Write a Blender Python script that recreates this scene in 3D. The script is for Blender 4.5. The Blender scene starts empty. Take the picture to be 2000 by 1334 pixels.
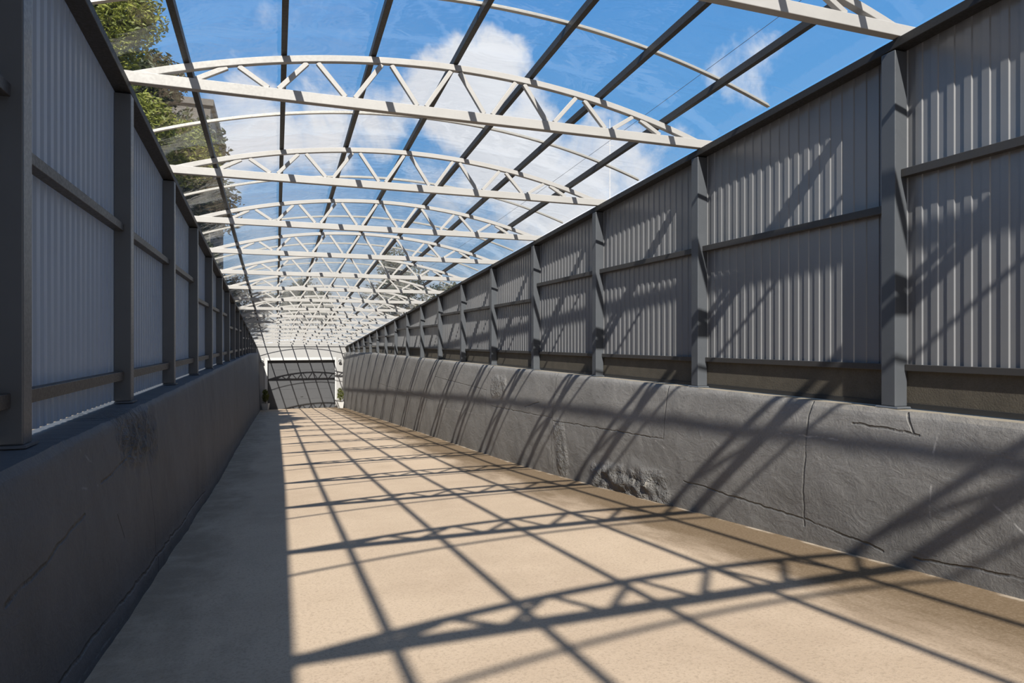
import bpy, math, random
from mathutils import Vector, noise
random.seed(11)
C = bpy.context.scene.collection
PI = math.pi

# ------------------------------------------------------------------ survey of the place
# x = across the ramp (right positive), y = along the ramp (away from the viewer), z = up
H = 5.34                      # eye level above the garage forecourt
FOC, YAW = 1295.15, math.radians(19.609)
S0, BAY = 4.524, 3.0          # first truss in view, truss spacing
RR, RL = 5.32, -1.364         # inner faces of the steel posts
POST = 0.15
TOPZ = H - 0.611              # top of the concrete walls
SEND = 55.5                   # garage wall
MID = (RR + RL) / 2
NT = 17                       # trusses in view
def E(s): return H + 3.0438 - 0.061683 * s         # top of the eave beams
FS = [-10, 0, 3.34, 13.6, 20, 28.3, 56, 60]
FZ = [-0.75, -1.6, -1.885, -2.74, -3.13, -3.63, -5.34, -5.34]
def floor_z(s):
    for i in range(len(FS) - 1):
        if s <= FS[i + 1] or i == len(FS) - 2:
            t = (s - FS[i]) / (FS[i + 1] - FS[i])
            return H + FZ[i] + t * (FZ[i + 1] - FZ[i])
def wall_top(s):
    return TOPZ - max(0, s - 38) / 18 * 0.24
def arch(r, base=0.0):        # underside-of-purlin curve over the span, relative to E
    R = 10.72
    return base + 0.65 - (R - math.sqrt(R * R - (r - MID) ** 2))

ORD = ['first', 'second', 'third', 'fourth', 'fifth', 'sixth', 'seventh', 'eighth', 'ninth', 'tenth', 'eleventh',
       'twelfth', 'thirteenth', 'fourteenth', 'fifteenth', 'sixteenth', 'seventeenth', 'eighteenth', 'nineteenth', 'twentieth']

# ------------------------------------------------------------------ mesh helpers
class MB:
    def __init__(s): s.v = []; s.f = []
    def quad(s, a, b, c, d):
        n = len(s.v); s.v += [tuple(a), tuple(b), tuple(c), tuple(d)]; s.f.append((n, n+1, n+2, n+3))
    def box(s, x0, x1, y0, y1, z0, z1):
        s.hexa([(x0,y0,z0),(x1,y0,z0),(x1,y1,z0),(x0,y1,z0)], [(x0,y0,z1),(x1,y0,z1),(x1,y1,z1),(x0,y1,z1)])
    def hexa(s, lo, hi):
        n = len(s.v); s.v += [tuple(p) for p in lo] + [tuple(p) for p in hi]
        s.f += [(n+3,n+2,n+1,n), (n+4,n+5,n+6,n+7), (n,n+1,n+5,n+4), (n+1,n+2,n+6,n+5), (n+2,n+3,n+7,n+6), (n+3,n,n+4,n+7)]
    def sweep(s, rings, close=False):   # rings of equal length, capped
        n = len(s.v); m = len(rings[0])
        for r in rings: s.v += [tuple(p) for p in r]
        for i in range(len(rings) - 1):
            for j in range(m):
                k = (j + 1) % m
                s.f.append((n+i*m+j, n+i*m+k, n+(i+1)*m+k, n+(i+1)*m+j))
        s.f.append(tuple(n + j for j in reversed(range(m))))
        s.f.append(tuple(n + (len(rings)-1)*m + j for j in range(m)))
    def bar(s, p, q, w, h, up=(0, 1, 0)):   # rectangular bar from p to q; w along 'up', h the other way
        p, q = Vector(p), Vector(q); d = (q - p).normalized(); u = Vector(up).normalized(); v = d.cross(u).normalized()
        R = []
        for c in (p, q):
            R.append([c - u*w/2 - v*h/2, c + u*w/2 - v*h/2, c + u*w/2 + v*h/2, c - u*w/2 + v*h/2])
        s.sweep(R)
    def tube(s, pts, rad, n=8):
        rings = []
        for i, p in enumerate(pts):
            p = Vector(p); a = Vector(pts[max(i-1, 0)]); b = Vector(pts[min(i+1, len(pts)-1)])
            d = (b - a).normalized(); u = d.orthogonal().normalized(); v = d.cross(u)
            r = rad[i] if isinstance(rad, (list, tuple)) else rad
            rings.append([p + (u*math.cos(2*PI*k/n) + v*math.sin(2*PI*k/n)) * r for k in range(n)])
        s.sweep(rings)
    def build(s, name, mat, parent=None, bevel=0, smooth=False):
        me = bpy.data.meshes.new(name); me.from_pydata(s.v, [], s.f); me.update()
        if smooth: me.polygons.foreach_set('use_smooth', [True] * len(me.polygons))
        me.materials.append(mat)
        o = bpy.data.objects.new(name, me); C.objects.link(o)
        if parent: o.parent = parent
        if bevel:
            b = o.modifiers.new('bevel', 'BEVEL'); b.width = bevel; b.segments = 2; b.limit_method = 'ANGLE'
        return o
def tag(o, label, cat, group=None, kind=None):
    if label: o['label'] = label
    if cat: o['category'] = cat
    if group: o['group'] = group
    if kind: o['kind'] = kind
    return o
def structure(o, label=None):
    o['kind'] = 'structure'
    if label: o['label'] = label
    return o
def empty(name, loc, label, cat, group=None):
    o = bpy.data.objects.new(name, None); C.objects.link(o); o.location = loc; o.empty_display_size = 0.2
    return tag(o, label, cat, group)
def dup(root, loc, label, group=None, rotz=None, scale=None):
    r = root.copy(); C.objects.link(r); r.location = loc; r['label'] = label
    if group: r['group'] = group
    elif 'group' in r: pass
    if rotz is not None: r.rotation_euler = (0, 0, rotz)
    if scale is not None: r.scale = scale
    for ch in list(root.children):
        c = ch.copy(); C.objects.link(c); c.parent = r
        for g in list(ch.children):
            d = g.copy(); C.objects.link(d); d.parent = c
    return r

# ------------------------------------------------------------------ materials
class NT_:
    def __init__(s, mat): s.t = mat.node_tree; s.n = s.t.nodes; s.l = s.t.links
    def new(s, typ, **kw):
        n = s.n.new(typ)
        for k, v in kw.items():
            if k.startswith('i_'):
                key = k[2:]; key = int(key) if key.isdigit() else key
                if hasattr(v, 'is_output'): s.l.new(v, n.inputs[key])
                else: n.inputs[key].default_value = v
            else: setattr(n, k, v)
        return n
    def math(s, op, a, b=None, c=None, clamp=False):
        n = s.n.new('ShaderNodeMath'); n.operation = op; n.use_clamp = clamp
        for i, v in enumerate((a, b, c)):
            if v is None: continue
            if hasattr(v, 'is_output'): s.l.new(v, n.inputs[i])
            else: n.inputs[i].default_value = v
        return n.outputs[0]
    def vec(s, op, a, b=None, scale=None):
        n = s.n.new('ShaderNodeVectorMath'); n.operation = op
        for i, v in enumerate((a, b)):
            if v is None: continue
            if hasattr(v, 'is_output'): s.l.new(v, n.inputs[i])
            else: n.inputs[i].default_value = v
        if scale is not None:
            if hasattr(scale, 'is_output'): s.l.new(scale, n.inputs['Scale'])
            else: n.inputs['Scale'].default_value = scale
        return n
    def noise(s, vec, scale, detail=4, rough=0.55, dist=0.0):
        n = s.new('ShaderNodeTexNoise', i_Scale=scale, i_Detail=detail, i_Roughness=rough, i_Distortion=dist)
        s.l.new(vec, n.inputs['Vector']); return n.outputs['Fac']
    def ramp(s, fac, a, b, lo=0.0, hi=1.0):
        n = s.new('ShaderNodeMapRange'); n.interpolation_type = 'SMOOTHSTEP'
        s.l.new(fac, n.inputs['Value'])
        n.inputs['From Min'].default_value = a; n.inputs['From Max'].default_value = b
        n.inputs['To Min'].default_value = lo; n.inputs['To Max'].default_value = hi
        return n.outputs['Result']
    def mix(s, fac, a, b):
        n = s.n.new('ShaderNodeMix'); n.data_type = 'RGBA'
        for key, v in ((0, fac), (6, a), (7, b)):
            if hasattr(v, 'is_output'): s.l.new(v, n.inputs[key])
            else: n.inputs[key].default_value = v if key == 0 else (*v, 1)
        return n.outputs[2]
def material(name):
    m = bpy.data.materials.new(name); m.use_nodes = True
    t = NT_(m); b = t.n['Principled BSDF']
    return m, t, b
def paint(name, col, rough=0.45, metal=0.0, var=0.12, scale=3.0, bump=0.02, spec=0.5, even=False):
    m, t, b = material(name)
    co = t.new('ShaderNodeTexCoord').outputs['Object']
    n1 = t.noise(co, scale, 5); n2 = t.noise(co, scale * 14, 3)
    c = t.mix(n1, tuple(x * (1 - var) for x in col), tuple(min(1, x * (1 + var)) for x in col))
    t.l.new(c, b.inputs['Base Color'])
    b.inputs['Metallic'].default_value = metal
    b.inputs['Specular IOR Level'].default_value = spec
    if even: b.inputs['Roughness'].default_value = rough
    else: t.l.new(t.ramp(n2, 0.3, 0.7, rough * 0.85, min(1, rough * 1.15)), b.inputs['Roughness'])
    if bump:
        bp = t.new('ShaderNodeBump', i_Strength=bump, i_Distance=0.01); t.l.new(n2, bp.inputs['Height'])
        t.l.new(bp.outputs[0], b.inputs['Normal'])
    return m
M = {}
M['truss'] = paint('truss_paint', (0.36, 0.350, 0.338), 0.6, 0.12)
M['purlin'] = paint('purlin_paint', (0.038, 0.037, 0.036), 0.55, 0.0)
M['post'] = paint('post_paint', (0.080, 0.087, 0.098), 0.38, 0.1)
M['rail'] = paint('rail_paint', (0.045, 0.043, 0.042), 0.5, 0.1)
M['beam'] = paint('beam_paint', (0.018, 0.018, 0.019), 0.6, 0.0)
M['clad'] = paint('cladding_paint', (0.222, 0.224, 0.232), 0.28, 0.3, var=0.03, scale=0.8, bump=0, even=True)
M['rib'] = paint('rib_aluminium', (0.40, 0.385, 0.355), 0.35, 0.5)
M['white'] = paint('white_render', (0.33, 0.325, 0.32), 0.8, var=0.06)
M['frame'] = paint('white_frame', (0.50, 0.50, 0.50), 0.5, var=0.03)
M['door'] = paint('door_paint', (0.068, 0.07, 0.076), 0.5, var=0.05)
M['dark'] = paint('dark_plastic', (0.03, 0.03, 0.03), 0.4)
M['pot'] = paint('pot_white', (0.5, 0.49, 0.47), 0.5)
M['plank'] = paint('plank_brown', (0.075, 0.064, 0.048), 0.9, var=0.4, scale=5, bump=0.3)
M['bark'] = paint('bark', (0.10, 0.075, 0.055), 0.9, var=0.3, scale=8, bump=0.4)
M['mast'] = paint('mast_white', (0.5, 0.5, 0.5), 0.4)
M['cable'] = paint('cable_black', (0.08, 0.09, 0.11), 0.6)
M['facade'] = paint('facade_grey', (0.085, 0.08, 0.075), 0.8, var=0.2, scale=0.6)
M['pane'] = paint('window_pane', (0.05, 0.06, 0.08), 0.1)
M['soil'] = paint('soil', (0.17, 0.14, 0.10), 0.95, var=0.4, scale=1.2, bump=0.4)

def translucent_sheet():
    m = paint('cladding_translucent', (0.36, 0.41, 0.48), 0.4, 0.0, var=0.05, scale=0.8, bump=0, even=True)
    t = NT_(m); b = t.n['Principled BSDF']
    co = t.new('ShaderNodeTexCoord').outputs['Object']
    mp = t.new('ShaderNodeMapping'); mp.inputs['Scale'].default_value = (1, 2.5, 0.25); t.l.new(co, mp.inputs['Vector'])
    tr = t.new('ShaderNodeBsdfTranslucent'); t.l.new(t.mix(t.noise(mp.outputs[0], 1.5, 3), (0.42, 0.48, 0.58), (0.58, 0.60, 0.62)), tr.inputs['Color'])
    mx = t.new('ShaderNodeMixShader', i_0=0.45); t.l.new(b.outputs[0], mx.inputs[1]); t.l.new(tr.outputs[0], mx.inputs[2])
    t.l.new(mx.outputs[0], t.n['Material Output'].inputs['Surface'])
    return m
M['clad_l'] = translucent_sheet()

def leaf_mat(name, a, b_):
    m, t, b = material(name)
    geo = t.new('ShaderNodeNewGeometry'); co = t.new('ShaderNodeTexCoord').outputs['Object']
    n = t.math('ADD', t.math('MULTIPLY', geo.outputs['Random Per Island'], 0.6), t.math('MULTIPLY', t.noise(co, 0.7, 3), 0.5))
    t.l.new(t.mix(n, a, b_), b.inputs['Base Color'])
    b.inputs['Roughness'].default_value = 0.55
    tr = t.new('ShaderNodeBsdfTranslucent'); t.l.new(t.mix(n, a, b_), tr.inputs['Color'])
    mx = t.new('ShaderNodeMixShader', i_0=0.3)
    t.l.new(b.outputs[0], mx.inputs[1]); t.l.new(tr.outputs[0], mx.inputs[2])
    t.l.new(mx.outputs[0], t.n['Material Output'].inputs['Surface'])
    return m
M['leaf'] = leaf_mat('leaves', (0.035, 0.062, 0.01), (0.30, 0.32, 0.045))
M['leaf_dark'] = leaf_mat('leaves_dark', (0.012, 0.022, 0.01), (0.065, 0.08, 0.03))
M['shrub'] = leaf_mat('shrub_leaves', (0.03, 0.05, 0.008), (0.17, 0.18, 0.02))

def sheet_mat():
    m, t, b = material('polycarbonate')
    t.n.remove(b)
    geo = t.new('ShaderNodeNewGeometry'); co = t.new('ShaderNodeTexCoord').outputs['Object']
    ior = t.math('MULTIPLY_ADD', geo.outputs['Backfacing'], 1/1.5 - 1.5, 1.5)
    mp = t.new('ShaderNodeMapping'); mp.inputs['Scale'].default_value = (0.8, 1.5, 1); t.l.new(co, mp.inputs['Vector'])
    h = t.noise(mp.outputs[0], 1.6, 3, 0.5, 1.5)
    bp = t.new('ShaderNodeBump', i_Strength=0.35, i_Distance=0.05); t.l.new(h, bp.inputs['Height'])
    fr = t.new('ShaderNodeFresnel'); t.l.new(ior, fr.inputs['IOR']); t.l.new(bp.outputs[0], fr.inputs['Normal'])
    tp = t.new('ShaderNodeBsdfTransparent'); tp.inputs['Color'].default_value = (0.955, 0.97, 0.98, 1)
    gl = t.new('ShaderNodeBsdfGlossy'); gl.inputs['Roughness'].default_value = 0.06; t.l.new(bp.outputs[0], gl.inputs['Normal'])
    mx = t.new('ShaderNodeMixShader'); t.l.new(t.math('MULTIPLY', fr.outputs[0], 0.75), mx.inputs[0])
    t.l.new(tp.outputs[0], mx.inputs[1]); t.l.new(gl.outputs[0], mx.inputs[2])
    t.l.new(mx.outputs[0], t.n['Material Output'].inputs['Surface'])
    return m
M['sheet'] = sheet_mat()

def seg_min(t, P, segs):      # distance in the (y, z) plane of the wall to the nearest of some cracks and joints
    out = None
    for (s1, z1, s2, z2) in segs:
        A = Vector((0, s1, z1)); BA = Vector((0, s2 - s1, z2 - z1))
        pa = t.vec('SUBTRACT', P, tuple(A)).outputs[0]
        tt = t.math('DIVIDE', t.vec('DOT_PRODUCT', pa, tuple(BA)).outputs['Value'], BA.length_squared, clamp=True)
        sc = t.new('ShaderNodeVectorMath'); sc.operation = 'SCALE'; sc.inputs[0].default_value = tuple(BA); t.l.new(tt, sc.inputs['Scale'])
        d = t.vec('LENGTH', t.vec('SUBTRACT', pa, sc.outputs[0]).outputs[0]).outputs['Value']
        out = d if out is None else t.math('MINIMUM', out, d)
    return out
def concrete(name, cracks, streaks, col, rough=None):
    m, t, b = material(name)
    co = t.new('ShaderNodeTexCoord').outputs['Object']
    flat = t.vec('MULTIPLY', co, (0, 1, 1)).outputs[0]
    wob = t.vec('MULTIPLY', t.vec('SUBTRACT', t.new('ShaderNodeTexNoise', i_Vector=co, i_Scale=5.0, i_Detail=4.0).outputs['Color'], (.5, .5, .5)).outputs[0], (0, .06, .06)).outputs[0]
    P = t.vec('ADD', flat, wob).outputs[0]
    big = t.noise(co, 0.55, 5); mid = t.noise(co, 3.0, 6, 0.65); fine = t.noise(co, 38, 6, 0.75)
    mp = t.new('ShaderNodeMapping'); mp.inputs['Scale'].default_value = (1, 0.9, 1.7); t.l.new(co, mp.inputs['Vector'])
    trow = t.noise(mp.outputs[0], 4.0, 5, 0.6, 1.2)
    c = t.mix(t.ramp(big, 0.3, 0.7), tuple(x * .84 for x in col), tuple(x * 1.12 for x in col))
    c = t.mix(t.ramp(mid, 0.35, 0.75, 0, 0.45), c, tuple(x * 1.3 for x in col))
    c = t.mix(t.ramp(fine, 0.52, 0.7, 0, 0.5), c, tuple(x * .55 for x in col))
    c = t.mix(t.ramp(fine, 0.46, 0.3, 0, 0.4), c, tuple(x * 1.7 for x in col))
    d = seg_min(t, P, cracks); crack = t.math('MULTIPLY', t.ramp(d, 0.003, 0.016, 1, 0), t.ramp(mid, 0.38, 0.5, 0.25, 1))
    c = t.mix(t.math('MULTIPLY', crack, 0.6), c, tuple(x * .2 for x in col))
    d2 = seg_min(t, P, streaks); st = t.math('MULTIPLY', t.ramp(d2, 0.0, 0.014, 1, 0), t.ramp(t.noise(co, 9, 3), 0.42, 0.66, 0, 0.55))
    c = t.mix(st, c, tuple(min(1, x * 3.2) for x in col))
    t.l.new(c, b.inputs['Base Color'])
    b.inputs['Roughness'].default_value = 0.62; b.inputs['Specular IOR Level'].default_value = 0.4
    h = t.math('ADD', t.math('MULTIPLY', mid, 0.6), t.math('MULTIPLY', fine, 0.28))
    h = t.math('ADD', h, t.math('MULTIPLY', trow, 0.7))
    h = t.math('SUBTRACT', h, t.math('MULTIPLY', crack, 0.9))
    if rough:
        rm = t.ramp(seg_min(t, P, rough), 0.05, 0.32, 1, 0)
        chunk = t.new('ShaderNodeTexVoronoi', i_Scale=9.0, i_Detail=3.0, i_Roughness=0.7); t.l.new(t.vec('MULTIPLY', P, (1, 0.6, 1.4)).outputs[0], chunk.inputs['Vector'])
        h = t.math('ADD', h, t.math('MULTIPLY', rm, t.math('MULTIPLY', chunk.outputs['Distance'], t.math('MULTIPLY', t.ramp(mid, 0.35, 0.62), 6.0))))
    bp = t.new('ShaderNodeBump', i_Strength=0.75, i_Distance=0.022); t.l.new(h, bp.inputs['Height'])
    t.l.new(bp.outputs[0], b.inputs['Normal'])
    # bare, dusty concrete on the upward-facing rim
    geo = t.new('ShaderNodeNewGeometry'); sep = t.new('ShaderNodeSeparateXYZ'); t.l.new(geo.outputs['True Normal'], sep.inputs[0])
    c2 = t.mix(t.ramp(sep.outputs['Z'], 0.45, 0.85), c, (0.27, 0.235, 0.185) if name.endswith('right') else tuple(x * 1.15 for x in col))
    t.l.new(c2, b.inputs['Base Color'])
    return m
def Z(z): return H + z
M['wall_r'] = concrete('wall_concrete_right',
    [(5.45, Z(-.62), 5.45, Z(-1.9)), (5.45, Z(-1.83), 4.5, Z(-1.88)), (5.45, Z(-1.83), 7.6, Z(-1.86)), (4.2, Z(-1.85), 2.4, Z(-1.62)),
     (8.1, Z(-.62), 8.1, Z(-1.36)), (8.1, Z(-1.37), 12.0, Z(-1.55)), (12.05, Z(-.6), 12.05, Z(-2.55)), (12.1, Z(-1.5), 16, Z(-1.62)),
     (12.8, Z(-1.25), 13.6, Z(-1.42)), (16.5, Z(-.62), 16.5, Z(-2.7)), (16.5, Z(-1.25), 22.5, Z(-1.2)), (22.5, Z(-.6), 22.5, Z(-3.1)), (4.35, Z(-.63), 4.25, Z(-.8)),
     (4.2, Z(-.8), 4.9, Z(-.78)), (28, Z(-.62), 28, Z(-3.4)), (22.5, Z(-2.0), 36, Z(-2.2))],
    [(4.05, Z(-.66), 4.05, Z(-1.5)), (12.15, Z(-.7), 12.15, Z(-2.55)), (12.3, Z(-1.0), 11.6, Z(-1.02)), (8.3, Z(-1.42), 8.0, Z(-1.5)), (3.6, Z(-1.2), 3.0, Z(-1.6)),
     (11.7, Z(-1.8), 11.5, Z(-2.2)), (5.0, Z(-.95), 5.9, Z(-1.0)), (16.5, Z(-1.9), 21, Z(-2.15))], (0.185, 0.178, 0.170),
    [(8.2, Z(-2.12), 10.1, Z(-2.3)), (11.7, Z(-1.75), 11.55, Z(-2.3)), (15.2, Z(-1.1), 15.9, Z(-1.12))])
M['wall_l'] = concrete('wall_concrete_left',
    [(3.5, Z(-1.16), 4.9, Z(-1.1)), (7.1, Z(-.62), 7.1, Z(-2.2)), (5.4, Z(-1.0), 6.2, Z(-.95)), (13, Z(-.62), 13, Z(-2.7)),
     (5.7, Z(-1.3), 5.8, Z(-1.5)), (4.0, Z(-1.78), 12, Z(-2.45))],
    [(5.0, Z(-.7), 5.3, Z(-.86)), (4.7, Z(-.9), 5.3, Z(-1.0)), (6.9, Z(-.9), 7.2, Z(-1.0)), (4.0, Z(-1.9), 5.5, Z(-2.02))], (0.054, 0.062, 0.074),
    [(6.2, Z(-.75), 7.6, Z(-.95))])

def floor_mat():
    m, t, b = material('ramp_concrete')
    co = t.new('ShaderNodeTexCoord').outputs['Object']
    sep = t.new('ShaderNodeSeparateXYZ'); t.l.new(co, sep.inputs[0]); x = sep.outputs['X']
    big = t.noise(co, 0.5, 5); mid = t.noise(co, 2.5, 6, 0.65); fine = t.noise(co, 120, 3, 0.7); grit = t.noise(co, 45, 4, 0.7)
    c = t.mix(t.ramp(big, 0.3, 0.7), (0.425, 0.325, 0.235), (0.50, 0.39, 0.285))
    c = t.mix(t.ramp(mid, 0.4, 0.75, 0, 0.5), c, (0.52, 0.405, 0.30))
    c = t.mix(t.ramp(grit, 0.48, 0.68, 0, 0.5), c, (0.26, 0.20, 0.14))
    c = t.mix(t.ramp(fine, 0.5, 0.8, 0, 0.5), c, (0.22, 0.17, 0.12))
    # brown silt washed along the foot of the right wall, thinner along the left one
    mp = t.new('ShaderNodeMapping'); mp.inputs['Scale'].default_value = (1.6, 0.5, 1); t.l.new(co, mp.inputs['Vector'])
    n = t.noise(mp.outputs[0], 1.1, 6, 0.65)
    e = t.math('ADD', x, t.math('MULTIPLY', t.math('SUBTRACT', n, 0.5), 1.8))
    mr = t.math('MULTIPLY', t.ramp(e, 3.45, 4.45), t.ramp(grit, 0.2, 0.6, 0.7, 0.97))
    c = t.mix(mr, c, (0.135, 0.092, 0.052))
    ml = t.math('MULTIPLY', t.ramp(e, -1.0, -0.2, 1, 0), t.ramp(mid, 0.3, 0.6, 0.2, 0.6))
    c = t.mix(ml, c, (0.17, 0.125, 0.085))
    # pale splash line right at the wall foot
    lip = t.math('MULTIPLY', t.ramp(x, 5.075, 5.12), t.ramp(mid, 0.45, 0.62, 0, 0.7))
    c = t.mix(lip, c, (0.45, 0.38, 0.30))
    t.l.new(c, b.inputs['Base Color']); b.inputs['Roughness'].default_value = 0.85; b.inputs['Specular IOR Level'].default_value = 0.25
    h = t.math('ADD', t.math('MULTIPLY', fine, 0.4), t.math('MULTIPLY', grit, 0.6))
    bp = t.new('ShaderNodeBump', i_Strength=0.5, i_Distance=0.006); t.l.new(h, bp.inputs['Height']); t.l.new(bp.outputs[0], b.inputs['Normal'])
    return m
M['floor'] = floor_mat()

# ------------------------------------------------------------------ the setting
# ramp floor
mb = MB(); ys = [-10 + 0.5 * i for i in range(int((SEND + 0.6 + 10) / 0.5) + 1)]
for i in range(len(ys) - 1):
    a, b = ys[i], ys[i + 1]
    mb.quad((-1.5, a, floor_z(a)), (5.6, a, floor_z(a)), (5.6, b, floor_z(b)), (-1.5, b, floor_z(b)))
structure(mb.build('floor', M['floor']))

# concrete retaining walls
def retaining(name, side, mat):
    mb = MB()
    ys = []; y = -9.0
    while y < SEND:
        ys.append(y)
        fine = (side > 0 and 7.2 < y < 11.6) or (side < 0 and 4.5 < y < 9)
        y += 0.04 if fine else (0.09 if y < 25 else 0.3)
    ys.append(SEND - 0.002)
    rows = 30
    def prof(s, t):           # t: 0 foot .. 1 top ; face position
        zt, zb = wall_top(s), floor_z(s) - 0.03
        z = zb + (zt - zb) * t
        if side > 0:
            k = min(1, max(0, (s - 3) / 10))
            r = 5.155 + 0.10 * t ** 3 - 0.04 * math.sin(PI * t) * k
            if t > 0.97: r += 0.02
        else:
            foot = -1.06 - 0.08 * min(1, max(0, (s - 5) / 20))
            r = foot - (-foot * 0 + 0.14) * t ** 1.5
            if z - zb < 0.18: r += 0.02
            if t > 0.97: r -= 0.02
        p = Vector((side * 7.3, s, z))
        n = noise.fractal(p * 0.7, 1.0, 2.0, 3) * 0.018 + noise.fractal(p * 2.6, 1.0, 2.0, 4) * 0.006
        if side > 0:          # crumbled patch at the foot
            pk = max(0, 1 - ((s - 9.15) / 1.35) ** 2) * max(0, 1 - (z - zb) / 0.62)
            if pk > 0:
                q = noise.fractal(Vector((s * 2.2, z * 6.5, 3)), 0.8, 2.1, 5)
                n += min(1, pk * 2.2) * (q * 0.055 + 0.03)
            pk = max(0, 1 - ((s - 12.0) / 0.45) ** 2) * max(0, 1 - abs(z - H + 2.0) / 0.6)
            if pk > 0: n += pk * noise.fractal(Vector((s * 4, z * 4, 9)), 0.8, 2.1, 5) * 0.03
        else:
            pk = max(0, 1 - ((s - 6.9) / 1.1) ** 2) * max(0, 1 - abs(z - H + 0.85) / 0.4)
            if pk > 0: n += pk * noise.fractal(Vector((s * 4, z * 6, 5)), 0.8, 2.1, 5) * 0.05
        return r - n * (1 if side > 0 else -1), z
    back = 5.505 if side > 0 else -1.60
    R = len(ys)
    ring = rows + 1 + 2
    for s in ys:
        for j in range(rows + 1):
            t = j / rows
            r, z = prof(s, t)
            if j == rows: z += noise.noise(Vector((s * 3.1, side, 0))) * 0.008 + noise.noise(Vector((s * 11, side, 4))) * 0.005
            mb.v.append((r, s, z))
        zt = wall_top(s)
        mb.v.append((back, s, zt - 0.004)); mb.v.append((back, s, floor_z(s) - 0.6))
    for i in range(R - 1):
        for j in range(ring - 1):
            a, b, c, d = i*ring+j, i*ring+j+1, (i+1)*ring+j+1, (i+1)*ring+j
            mb.f.append((a, d, c, b) if side < 0 else (a, b, c, d))
    for i, fl in ((0, False), (R - 1, True)):
        f = [i*ring+j for j in range(ring)]
        mb.f.append(tuple(f if (fl == (side > 0)) else reversed(f)))
    o = structure(mb.build(name, mat))
    me = o.data
    sm = [abs(p.normal.z) < 0.5 for p in me.polygons]
    me.polygons.foreach_set('use_smooth', sm)
    return o
retaining('wall_right', 1, M['wall_r'])
retaining('wall_left', -1, M['wall_l'])

# garage front at the foot of the ramp
DL, DR, DT = -0.615, 4.52, H - 1.45
G0, G1 = SEND, SEND + 0.35
mb = MB()
gt = E(SEND) + 0.10
mb.box(-1.60, DL - 0.0, G0, G1, -0.4, gt); mb.box(DR, 5.56, G0, G1, -0.4, gt); mb.box(DL, DR, G0, G1, DT, gt)
N = 24; lo, hi = [], []
xs = [RL + (RR - RL) * i / N for i in range(N + 1)]
ring0 = [(RL - 0.15, G0, gt)] + [(x, G0, E(SEND) + max(0.101, arch(x) - 0.1)) for x in xs] + [(RR + 0.15, G0, gt)]
ring1 = [(x, G1, z) for x, _, z in ring0]
mb.sweep([ring0, ring1])
structure(mb.build('wall_back', M['white']))
mb = MB(); mb.box(RL, RR, G0 - 0.03, G0, E(SEND) - 0.02, E(SEND) + 0.03)
structure(mb.build('trim_2', M['beam']), 'thin dark edge strip across the garage wall under the roof')
fr = MB()
fr.box(DL - 0.2, DL, G0 - 0.04, G1 - 0.1, 0.0, DT + 0.2); fr.box(DR, DR + 0.12, G0 - 0.04, G1 - 0.1, 0.0, DT + 0.2); fr.box(DL, DR, G0 - 0.04, G1 - 0.1, DT, DT + 0.2)
structure(fr.build('trim_1', M['frame'], bevel=0.01), 'white frame around the garage door')
d = MB()
nP = 5
for k in range(nP):
    z0 = 0.02 + (DT - 0.02) * k / nP; z1 = 0.02 + (DT - 0.02) * (k + 1) / nP
    d.box(DL + 0.002, DR - 0.002, G0 + 0.23, G0 + 0.28, z0 + 0.006, z1 - 0.006)
d.box(DL + 0.002, DR - 0.002, G0 + 0.24, G0 + 0.275, 0.0, DT)
door = structure(d.build('door_1', M['door']), 'dark grey sectional garage door at the foot of the ramp')
hb = MB(); hb.box(1.87, 2.07, G0 + 0.20, G0 + 0.23, 0.95, 0.99); hb.build('door_handle', M['dark'], door, bevel=0.004)

# ground outside at the level of the wall tops
g = MB()
gz = TOPZ - 0.02
def gq(x0, x1, y0, y1, z): g.box(x0, x1, y0, y1, z - 0.5, z)
gq(-90, -1.605, -9, 160, gz); gq(5.62, 90, -9, 160, gz - 0.05); gq(-1.60, 5.61, G1 + 0.01, 160, gz - 0.2)
structure(g.build('ground', M['soil']), 'dry bare ground outside the covered ramp')

# ------------------------------------------------------------------ steel frame
BEHIND = 'frame members overhead behind the viewer'
# eave beams
def eave(side):
    x0 = RR if side > 0 else RL - POST
    mb = MB(); a, b = -9.0, SEND - 0.01
    mb.hexa([(x0, a, E(a) - .085), (x0 + POST, a, E(a) - .085), (x0 + POST, b, E(b) - .085), (x0, b, E(b) - .085)],
            [(x0, a, E(a)), (x0 + POST, a, E(a)), (x0 + POST, b, E(b)), (x0, b, E(b))])
    o = mb.build('eave_beam', M['beam'], bevel=0.006)
    tag(o, 'dark steel eave beam running down the top of the %s metal wall' % ('right' if side > 0 else 'left'), 'beam')
eave(1); eave(-1)

# trusses
def truss_nodes(): return [MID + 0.8 * k for k in range(-3, 4)], [MID + 0.8 * (k + .5) for k in range(-4, 4)]
CH = 0.12
root = empty('roof_truss', (0, S0, E(S0)), 'x', 'roof truss', 'arched steel trusses under the clear roof')
mb = MB(); mb.box(RL - 0.25, RR + 0.25, -0.045, 0.045, 0.008, CH); mb.build('bottom_chord', M['truss'], root, bevel=0.006)
mb = MB(); rings = []; n = 40
for i in range(n + 1):
    x = RL + 0.0 + (RR - RL) * i / n
    z1 = arch(x); sl = -(x - MID) / 10.72; t = Vector((1, 0, sl)).normalized(); nn = Vector((-t.z, 0, t.x))
    top = Vector((x, 0, z1)); bot = top - nn * 0.07
    rings.append([(bot.x, -0.035, bot.z), (bot.x, 0.035, bot.z), (top.x, 0.035, top.z), (top.x, -0.035, top.z)])
mb.sweep(rings); mb.build('top_chord', M['truss'], root, bevel=0.005)
up, lw = truss_nodes()
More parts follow.
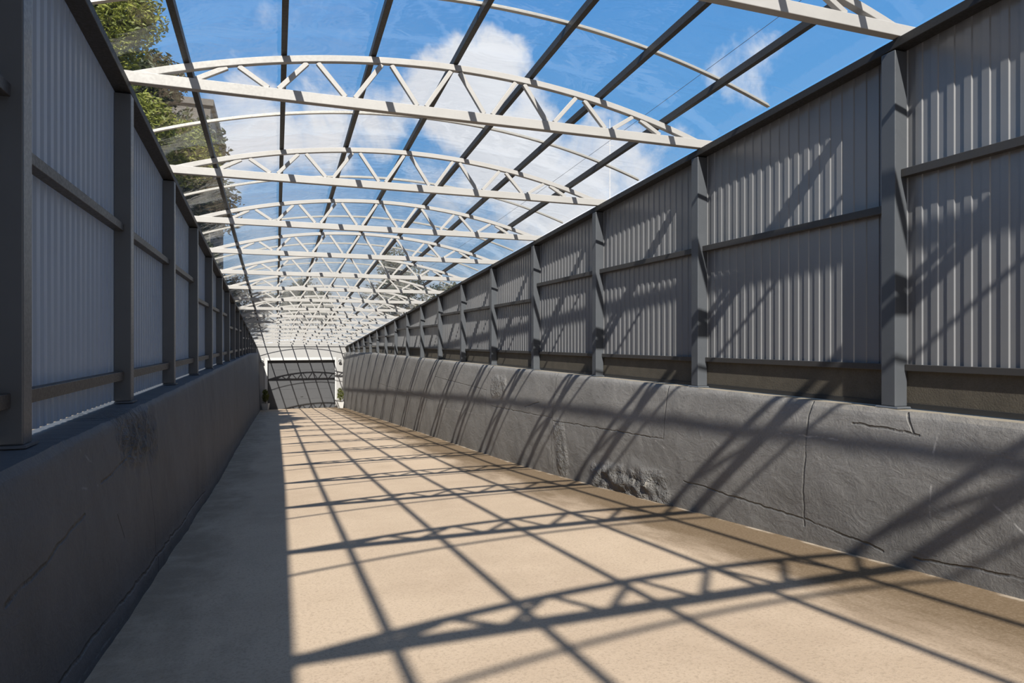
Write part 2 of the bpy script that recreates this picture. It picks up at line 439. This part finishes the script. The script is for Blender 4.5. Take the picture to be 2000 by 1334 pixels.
for u in up:
    for sgn in (-1, 1):
        l = u + sgn * 0.4
        ux, lx = u + sgn * 0.055, l - sgn * 0.05
        p = Vector((ux, 0, arch(ux) - 0.078)); q = Vector((lx, 0, CH + 0.004))
        mb = MB(); mb.bar(p, q, 0.05, 0.05); mb.build('web_brace', M['truss'], root, bevel=0.004)
truss = root
for i in range(-5, NT):
    s = S0 + BAY * i
    if i < 0:
        dup(truss, (0, s, E(s)), 'arched steel truss overhead just behind the viewer', BEHIND)
        continue
    lab = 'arched light grey steel roof truss, %s in line from the camera' % ORD[i]
    if i == NT - 1: lab = 'farthest arched grey steel roof truss, last one before the white garage wall'
    if i == 0: truss['label'] = lab
    else: dup(truss, (0, s, E(s)), lab)

# purlins
PUR = [-0.86 + 0.945 * k for k in range(7)]
for k, x in enumerate(PUR):
    a, b = -9.2, SEND - 0.02; mb = MB()
    x0, x1 = x - .03, x + .03; h0 = arch(x) + 0.006; h1 = h0 + 0.085
    mb.hexa([(x0, a, E(a) + h0), (x1, a, E(a) + h0), (x1, b, E(b) + h0), (x0, b, E(b) + h0)],
            [(x0, a, E(a) + h1), (x1, a, E(a) + h1), (x1, b, E(b) + h1), (x0, b, E(b) + h1)])
    w = ['leftmost dark purlin running along the roof over all trusses'] + ['dark purlin running along the roof, %s from the left eave' % ORD[i] for i in range(1, 6)] + ['rightmost dark purlin running along the roof beside the right eave']
    o = mb.build('purlin', M['purlin'], bevel=0.004); tag(o, w[k], 'purlin', 'purlins along the roof')

# ribs and clear sheets
RO = -1.12
mb = MB(); rings = []
XA, XB = RL - 0.20, RR + 0.20
for i in range(41):
    x = XA + (XB - XA) * i / 40; z = arch(x) + 0.095
    rings.append([(x, -0.025, z), (x, 0.025, z), (x, 0.025, z + 0.014), (x, 0.006, z + 0.014), (x, 0.006, z + 0.04), (x, -0.006, z + 0.04), (x, -0.006, z + 0.014), (x, -0.025, z + 0.014)])
mb.sweep(rings); rib = mb.build('roof_rib', M['rib'])
tag(rib, 'x', 'roof rib', 'curved aluminium glazing ribs')
mb = MB(); rings = []
sa, sb = 0.008, BAY - 0.008
for i in range(49):
    x = XA - 0.03 + (XB - XA + 0.06) * i / 48; z = arch(x) + 0.114
    dz = -0.061683 * BAY
    rings.append([(x, sa, z), (x, sb, z + dz), (x, sb, z + dz + 0.006), (x, sa, z + 0.006)])
mb.sweep(rings); sheet = mb.build('roof_sheet', M['sheet'], smooth=False)
tag(sheet, 'x', 'roof sheet', 'clear curved roof sheets')
for i in range(-4, NT + 1):
    s = S0 + BAY * i + RO
    if i == 0: o, q = rib, sheet
    else:
        o = rib.copy(); C.objects.link(o); q = sheet.copy(); C.objects.link(q)
    o.location = (0, s, E(s)); q.location = (0, s, E(s))
    if i < 0 or (i == 0):
        pass
    if i < 0:
        o['label'] = 'curved aluminium roof rib overhead behind the viewer'; q['label'] = 'clear curved roof sheet overhead behind the viewer'
        o['group'] = 'ribs behind the viewer'; q['group'] = 'clear sheets behind the viewer'
    else:
        o['label'] = 'thin bright curved glazing rib just before the %s truss from the camera' % ORD[i]
        q['label'] = 'clear wavy curved plastic roof sheet above the %s truss from the camera' % ORD[i]
        if i == NT:
            o['label'] = 'farthest thin bright curved glazing rib, just before the white garage wall'
            q['label'] = 'short clear curved plastic roof sheet meeting the white garage wall'
            q.scale = (1, (SEND - 0.02 - s) / BAY, 1)

# posts
def post(side, i):
    s = S0 + BAY * i
    z0 = wall_top(s) + 0.006; z1 = E(s + POST) - 0.087
    x0 = RR if side > 0 else RL - POST; xc = x0 + POST / 2
    sd = 'right' if side > 0 else 'left'
    if i < 0: lab, grp = 'square grey steel post on the %s wall behind the viewer' % sd, 'posts behind the viewer on the ' + sd
    else: lab, grp = 'square grey steel post on the %s concrete wall, %s from the camera' % (sd, ORD[i]), 'steel posts on the %s wall' % sd
    r = empty('steel_post', (xc, s + POST / 2, z0), lab, 'post', grp)
    if z1 - z0 < 0.12: z1 = z0 + 0.12
    h = POST / 2
    mb = MB(); mb.box(-h, h, -h, h, 0.014, z1 - z0); mb.build('shaft', M['post'], r, bevel=0.008)
    mb = MB(); w = 0.10; wa, wb = (-w, h - .004) if side > 0 else (-h + .004, w)
    mb.hexa([(wa, -w - .02, 0), (wb, -w - .02, 0), (wb, w + .02, 0), (wa, w + .02, 0)], [(wa + .01, -w - .01, .014), (wb - .001, -w - .01, .014), (wb - .001, w + .01, .014), (wa + .01, w + .01, .014)])
    bp = mb.build('base_plate', M['post'], r)
for i in range(-3, NT):
    post(1, i); post(-1, i)

# cladding and rails, bay by bay
MIDZ = [1.545, 1.25, 1.25, 1.25, .94, .94, .94, .60, .60, .60, .30, .30, .30, -.01, -.01, -.01, -.01, -.01]
PITCH = 0.15
def cladding(side, j):
    a = S0 + BAY * (j - 1) + POST / 2; b = a + BAY
    if j == NT: b = SEND - 0.01
    inner = RR + POST + 0.004 if side > 0 else RL - POST - 0.004
    sg = 1 if side > 0 else -1
    zb = lambda y: (Z(-0.255) if side > 0 else max(Z(-0.585), wall_top(y) + 0.02))
    if side > 0 and j > 12: zb = lambda y: Z(-0.255) - max(0, y - 38) / 18 * 0.24
    DEP = 0.0105 if side > 0 else 0.02
    pts = []; y = a
    while y < b - 1e-6:
        for off, dep in ((0, 1), (0.076, 1), (0.084, 0), (0.1455, 0)):
            yy = y + off
            if yy < b: pts.append((yy, inner + sg * DEP * dep))
        y += PITCH
    pts.append((b, inner + sg * DEP))
    mb = MB(); T = 0.0012 * sg
    n = len(pts)
    for layer in (0, T):
        for (yy, x) in pts:
            top = E(yy) - 0.004
            mb.v.append((x + layer, yy, zb(yy))); mb.v.append((x + layer, yy, max(top, zb(yy) + 0.02)))
    for i in range(n - 1):
        q = (2*i, 2*i+1, 2*i+3, 2*i+2); mb.f.append(q if side > 0 else q[::-1])
        q = tuple(2*n + k for k in (2*i, 2*i+2, 2*i+3, 2*i+1)); mb.f.append(q if side > 0 else q[::-1])
        mb.f.append((2*i, 2*i+2, 2*n+2*i+2, 2*n+2*i)); mb.f.append((2*i+1, 2*n+2*i+1, 2*n+2*i+3, 2*i+3))
    mb.f.append((0, 2*n, 2*n+1, 1)); mb.f.append((2*n-2, 2*n-1, 4*n-1, 4*n-2))
    sd = 'right' if side > 0 else 'left'
    o = mb.build('cladding_panel', M['clad'] if side > 0 else M['clad_l'])
    if j < 0: tag(o, 'grey corrugated metal cladding on the %s wall behind the viewer' % sd, 'cladding', 'cladding behind the viewer on the ' + sd)
    else: tag(o, 'grey corrugated metal cladding sheet, %s bay of the %s wall from the camera' % (ORD[j], sd), 'cladding', 'corrugated cladding on the %s wall' % sd)
    # rails
    y0 = S0 + BAY * (j - 1) + POST + 0.003; y1 = S0 + BAY * j - 0.003
    if j == NT: return
    x0, x1 = (RR + 0.07, RR + POST - 0.002) if side > 0 else (RL - POST + 0.002, RL - 0.06)
    zm = H + MIDZ[max(j, 0)] - (0 if side > 0 else 0.11)
    zl = H + (-0.235 if side > 0 else -0.335) - max(0, y0 - 38) / 18 * 0.24
    for nm, zc, hh in (('mid-height', zm, 0.075), ('low', zl, 0.06 if side > 0 else 0.085)):
        if zc + hh / 2 > E(y1) - 0.15 or (nm != 'low' and zc < zl + 0.14): continue
        if zc - hh / 2 < wall_top(y0) + 0.03: continue
        xi = RR + 0.115 if (side > 0 and nm == 'low') else x0
        mb = MB(); mb.box(xi, x1, y0, y1, zc - hh / 2, zc + hh / 2)
        r = mb.build('wall_rail', M['rail'], bevel=0.004)
        if j < 0: tag(r, '%s dark steel rail of the %s wall behind the viewer' % (nm, sd), 'rail', '%s rails behind the viewer on the %s' % (nm, sd))
        else: tag(r, '%s dark steel rail in the %s bay of the %s wall from the camera' % (nm, ORD[j], sd), 'rail', '%s rails of the %s wall' % (nm, sd))
for j in range(-2, NT + 1):
    cladding(1, j); cladding(-1, j)

# brown plank seen through the slot under the right cladding, with an added dark strip imitating the shaded gap at its foot
def strip(x0, x1, z0, z1, name, mat, parent=None):
    mb = MB(); ya, yb = -9.0, SEND - 0.02; nseg = 300; rings = []
    for i in range(nseg + 1):
        y = ya + (yb - ya) * i / nseg; dz = -max(0, y - 38) / 18 * 0.24
        rings.append([(x0, y, Z(z0) + dz), (x0, y, Z(z1) + dz), (x1, y, Z(z1) + dz), (x1, y, Z(z0) + dz)])
    mb.sweep(rings); return mb.build(name, mat, parent)
pk = tag(strip(5.478, 5.498, -0.606, -0.262, 'skirting_plank', M['plank']), 'rough brown plank behind the slot below the right metal wall', 'plank')
strip(5.470, 5.4775, -0.606, -0.560, 'gap_shade_strip', M['dark'], pk)

# ------------------------------------------------------------------ potted shrubs and lamps by the garage door
def leaf_cloud(mb, centres, n, size, flat=0.6):
    for _ in range(n):
        c, r = random.choice(centres)
        d = Vector((random.gauss(0, 1), random.gauss(0, 1), random.gauss(0, 1))).normalized() * r * random.uniform(0.55, 1.05)
        p = Vector(c) + d
        u = Vector((random.gauss(0, 1), random.gauss(0, 1), random.gauss(0, flat))).normalized(); v = u.orthogonal().normalized()
        v.rotate(__import__('mathutils').Quaternion(u, random.uniform(0, 2 * PI)))
        L = size * random.uniform(0.6, 1.3); w = L * 0.45
        nrm = u.cross(v) * L * 0.12
        k = len(mb.v)
        mb.v += [tuple(p - u*L/2), tuple(p + v*w/2 + nrm), tuple(p + u*L/2), tuple(p - v*w/2 + nrm)]
        mb.f.append((k, k+1, k+2, k+3))
def potted(loc, label):
    r = empty('potted_shrub', loc, label, 'potted plant', 'potted shrubs beside the garage door')
    mb = MB(); a, b = 0.19, 0.25
    mb.sweep([[(-a,-a,0),(a,-a,0),(a,a,0),(-a,a,0)], [(-b,-b,.5),(b,-b,.5),(b,b,.5),(-b,b,.5)], [(-b+.03,-b+.03,.5),(b-.03,-b+.03,.5),(b-.03,b-.03,.5),(-b+.03,b-.03,.5)],
              [(-b+.04,-b+.04,.44),(b-.04,-b+.04,.44),(b-.04,b-.04,.44),(-b+.04,b-.04,.44)]])
    mb.build('pot', M['pot'], r)
    mb = MB(); mb.tube([(0, 0, .44), (0.02, 0, .8), (0, 0.02, 1.2)], [.03, .025, .012]); mb.build('stem', M['bark'], r)
    mb = MB(); leaf_cloud(mb, [((0, 0, .85), .24), ((.03, 0, 1.15), .25), ((-.03, .03, 1.4), .2), ((0, 0, 1.0), .26)], 900, 0.10)
    mb.build('foliage', M['shrub'], r)
    return r
P = potted((4.76, 53.4, floor_z(53.4) + 0.002), 'green shrub in a white pot, sunlit at the right of the garage door')
dup(P, (-0.74, 54.9, floor_z(54.9) + 0.002), 'dark shrub in a white pot, shaded at the left of the garage door', rotz=1.3)
def lamp(loc, label):
    r = empty('wall_lamp', loc, label, 'lamp', 'small lamps on the garage wall')
    mb = MB(); mb.box(-.09, .09, -.03, 0, -.09, .09); mb.build('mount', M['frame'], r, bevel=0.01)
    mb = MB(); mb.tube([(0, -.03, 0), (0, -.14, .03), (0, -.22, -.01)], .03); mb.build('arm', M['frame'], r)
    mb = MB(); mb.tube([(0, -.22, -.01), (0, -.23, -.06), (0, -.24, -.16)], [.05, .10, .13], 14); mb.build('lamp_shade', M['dark'], r)
    return r
Lm = lamp((4.90, SEND - 0.001, H - 1.42), 'small white wall lamp right of the garage door')
dup(Lm, (-1.0, SEND - 0.001, H - 1.42), 'small white wall lamp left of the garage door')

# ------------------------------------------------------------------ trees, building, mast and cable outside
def tree(name, loc, label, h, rad, mat, n, seed, leaf=0.28, group='trees outside the covered ramp', low=0.35):
    random.seed(seed)
    r = empty(name, loc, label, 'tree', group)
    mb = MB(); mb.tube([(0, 0, -0.1), (0.1, 0.05, h * .3), (-0.05, 0.1, h * .6), (0.05, 0, h * .9)], [h*.028, h*.022, h*.014, h*.004], 10)
    cs = []
    for k in range(16):
        a = random.uniform(0, 2 * PI); t = random.uniform(low, 0.95)
        rr = rad * math.sin(PI * min(1, max(0.12, (t - low + 0.12) / (1.1 - low)))) * random.uniform(0.35, 0.85)
        c = Vector((math.cos(a) * rr, math.sin(a) * rr, h * t)); cs.append((tuple(c), rad * random.uniform(0.26, 0.44)))
        mb.tube([(0, 0, h * max(.2, t - .18)), tuple(c * 0.5 + Vector((0, 0, h * (t - .06))) * 0.5), tuple(c)], [h*.010, h*.006, h*.002], 6)
    cs.append(((0, 0, h * .62), rad * .55))
    mb.build('trunk', M['bark'], r)
    mb = MB(); leaf_cloud(mb, cs, n, leaf); mb.build('foliage', mat, r)
    return r
GZ = gz - 0.02
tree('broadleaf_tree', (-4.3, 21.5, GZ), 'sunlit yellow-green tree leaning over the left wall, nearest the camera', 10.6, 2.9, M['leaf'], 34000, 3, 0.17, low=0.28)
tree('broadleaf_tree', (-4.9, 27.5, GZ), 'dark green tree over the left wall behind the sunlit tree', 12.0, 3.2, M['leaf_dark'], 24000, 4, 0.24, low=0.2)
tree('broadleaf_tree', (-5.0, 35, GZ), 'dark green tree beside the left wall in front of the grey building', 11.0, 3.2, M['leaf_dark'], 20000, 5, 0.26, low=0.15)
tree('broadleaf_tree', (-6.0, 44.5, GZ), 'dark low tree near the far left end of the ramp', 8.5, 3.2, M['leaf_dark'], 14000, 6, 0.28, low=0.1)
tree('broadleaf_tree', (14.2, 82, GZ), 'tall dark tree far beyond the garage, right of the roof centre', 12.0, 4.2, M['leaf_dark'], 6000, 7, 0.4)
tree('broadleaf_tree', (3.5, 90, GZ), 'dark tree far beyond the garage, above the door', 8.0, 4.5, M['leaf_dark'], 6000, 8, 0.42)
tree('broadleaf_tree', (-4.0, 84, GZ), 'dark tree far beyond the garage, left of the door', 8.5, 4.0, M['leaf_dark'], 6000, 9, 0.42)
tree('broadleaf_tree', (24.5, 98, GZ), 'dark tree far beyond the garage, farthest to the right', 9.0, 5.0, M['leaf_dark'], 6000, 10, 0.45)

b = empty('apartment_building', (-10.6, 66, GZ), 'tall plain grey apartment block beyond the trees on the left', 'building')
bw, bd, bh = 5.6, 7.0, 19.8
mb = MB(); mb.box(-bw, bw, -bd, bd, -0.2, bh); mb.build('wall', M['facade'], b)
mb = MB(); mb.box(-bw - .25, bw + .25, -bd - .25, bd + .25, bh, bh + .5); mb.box(-2, 1.5, -2, 2, bh + .5, bh + 2.6); mb.build('roof', M['facade'], b)
for fl in range(6):
    for k in range(4):
        x = -4.2 + 2.8 * k; z = 1.2 + fl * 3.0
        mb = MB(); mb.box(x - .75, x + .75, -bd - .06, -bd + .0, z, z + 1.5); w = mb.build('window', M['facade'], b)
        mb = MB(); mb.box(x - .67, x + .67, -bd - .075, -bd - .061, z + .08, z + 1.42); mb.build('pane', M['pane'], w)
mst = empty('antenna_mast', (31.9, 60, GZ), 'thin white antenna mast rising beyond the right wall', 'mast')
mb = MB(); mb.tube([(0, 0, 0), (0, 0, 12), (0, 0, 23.2)], [.09, .06, .035], 8); mb.build('pole', M['mast'], mst)
mb = MB(); mb.bar((0, 0, 21.5), (0.5, 0, 21.5), .04, .04); mb.bar((-.4, 0, 20.6), (0.4, 0, 20.6), .04, .04); mb.build('crossbar', M['mast'], mst)
def at(x, y, Zd):
    k = (x - 1000) / FOC; c, s = math.cos(YAW), math.sin(YAW)
    return Vector(((s + c * k) * Zd, (c - s * k) * Zd, H - (y - 668) / FOC * Zd))
p, q = at(770, 565, 120), at(1750, -137, 26)
mb = MB(); mb.tube([tuple(p.lerp(q, i / 20) - Vector((0, 0, 0.6 * 4 * (i/20) * (1 - i/20)))) for i in range(21)], 0.014, 6)
tag(mb.build('overhead_cable', M['cable'], smooth=True), 'thin dark cable crossing the sky above the right side of the roof', 'cable')

# ------------------------------------------------------------------ daylight
sd = Vector((0.26, 1.0, -0.893)).normalized()
L = bpy.data.lights.new('sun', 'SUN'); L.energy = 9.6; L.angle = math.radians(0.6); L.color = (1.0, 0.93, 0.83)
so = bpy.data.objects.new('sun', L); C.objects.link(so); so.rotation_euler = sd.to_track_quat('-Z', 'Y').to_euler(); so.location = (-10, -30, 40)

w = bpy.data.worlds.new('sky'); bpy.context.scene.world = w; w.use_nodes = True
t = NT_(w); bg = t.n['Background']
dv = t.vec('NORMALIZE', t.new('ShaderNodeTexCoord').outputs['Generated']).outputs[0]
sep = t.new('ShaderNodeSeparateXYZ'); t.l.new(dv, sep.inputs[0]); el = sep.outputs['Z']
sky = t.mix(t.ramp(el, 0.0, 0.30), (0.50, 0.66, 0.82), (0.16, 0.43, 0.82))
sky = t.mix(t.ramp(el, 0.22, 0.62), sky, (0.085, 0.31, 0.74))
sky = t.mix(t.ramp(el, 0.55, 0.95), sky, (0.10, 0.235, 0.50))
sky = t.mix(t.ramp(el, -0.1, 0.0), (0.25, 0.23, 0.2), sky)
def sky_dir(x, y):
    v = at(x, y, 1.0) - Vector((0, 0, H)); return v.normalized()
wv = t.vec('NORMALIZE', t.vec('ADD', dv, t.vec('SCALE', t.vec('SUBTRACT', t.new('ShaderNodeTexNoise', i_Vector=dv, i_Scale=7.0, i_Detail=5.0, i_Roughness=0.6).outputs['Color'], (.5, .5, .5)).outputs[0], scale=0.16).outputs[0]).outputs[0]).outputs[0]
blobs = [((900, 180), 5.2, 1.0), ((1020, 290), 5.2, 1.0), ((1160, 300), 4.2, .8), ((470, 270), 5, .85), ((620, 260), 4.5, .7), ((760, 235), 4, .65), ((1430, 145), 3.0, .62), ((1100, 380), 6.5, .95), ((900, 400), 5, .5),
         ((420, 210), 3, .6), ((600, 45), 3, .4), ((1230, 350), 5, .6)]
cov = None
for (px, py), rad, amt in blobs:
    dd = t.vec('DOT_PRODUCT', wv, tuple(sky_dir(px, py))).outputs['Value']
    bl = t.ramp(dd, math.cos(math.radians(rad * 1.25)), math.cos(math.radians(rad * 0.15)), 0, amt)
    cov = bl if cov is None else t.math('MAXIMUM', cov, bl)
gen = t.noise(t.vec('MULTIPLY', dv, (1, 1, 1.8)).outputs[0], 2.6, 8, 0.6)
cov = t.math('MAXIMUM', cov, t.math('MULTIPLY', t.ramp(gen, 0.52, 0.75, 0, 0.9), t.ramp(el, 0.02, 0.22, 0.75, 0.0)))
low = t.ramp(el, 0.02, 0.20, 0.7, 0.0)
cov = t.math('MAXIMUM', cov, low)
nz = t.noise(dv, 9.0, 9, 0.62, 0.6)
cl = t.ramp(t.math('ADD', cov, t.math('MULTIPLY', t.math('SUBTRACT', nz, 0.5), 1.5)), 0.25, 0.85)
ccol = t.mix(t.noise(dv, 6.0, 4), (0.85, 0.86, 0.92), (1.15, 1.13, 1.12))
sky = t.mix(t.math('MULTIPLY', cl, 0.92), sky, ccol)
# unseen pale haze added behind the viewer to make the fill light more neutral
hz = t.math('MULTIPLY', t.ramp(t.math('MULTIPLY', sep.outputs['Y'], -1.0), 0.0, 0.8), t.ramp(el, 0.0, 0.1, 0, 0.55))
sky = t.mix(hz, sky, (0.74, 0.68, 0.60))
t.l.new(sky, bg.inputs['Color']); bg.inputs['Strength'].default_value = 1.0

# ------------------------------------------------------------------ camera and view
cd = bpy.data.cameras.new('camera'); cam = bpy.data.objects.new('camera', cd); C.objects.link(cam)
cd.sensor_width = 36; cd.lens = FOC * 36 / 2000; cd.clip_end = 500
cd.shift_y = (668.0 - 667.0) / 2000
cam.location = (0, 0, H); cam.rotation_euler = (PI / 2, 0, -YAW)
sc = bpy.context.scene; sc.camera = cam
sc.view_settings.view_transform = 'Standard'; sc.view_settings.look = 'None'
sc.view_settings.exposure = 0.0; sc.view_settings.gamma = 1.0; sc.view_settings.use_curve_mapping = False
sc.cycles.transparent_max_bounces = 48; sc.cycles.max_bounces = 12
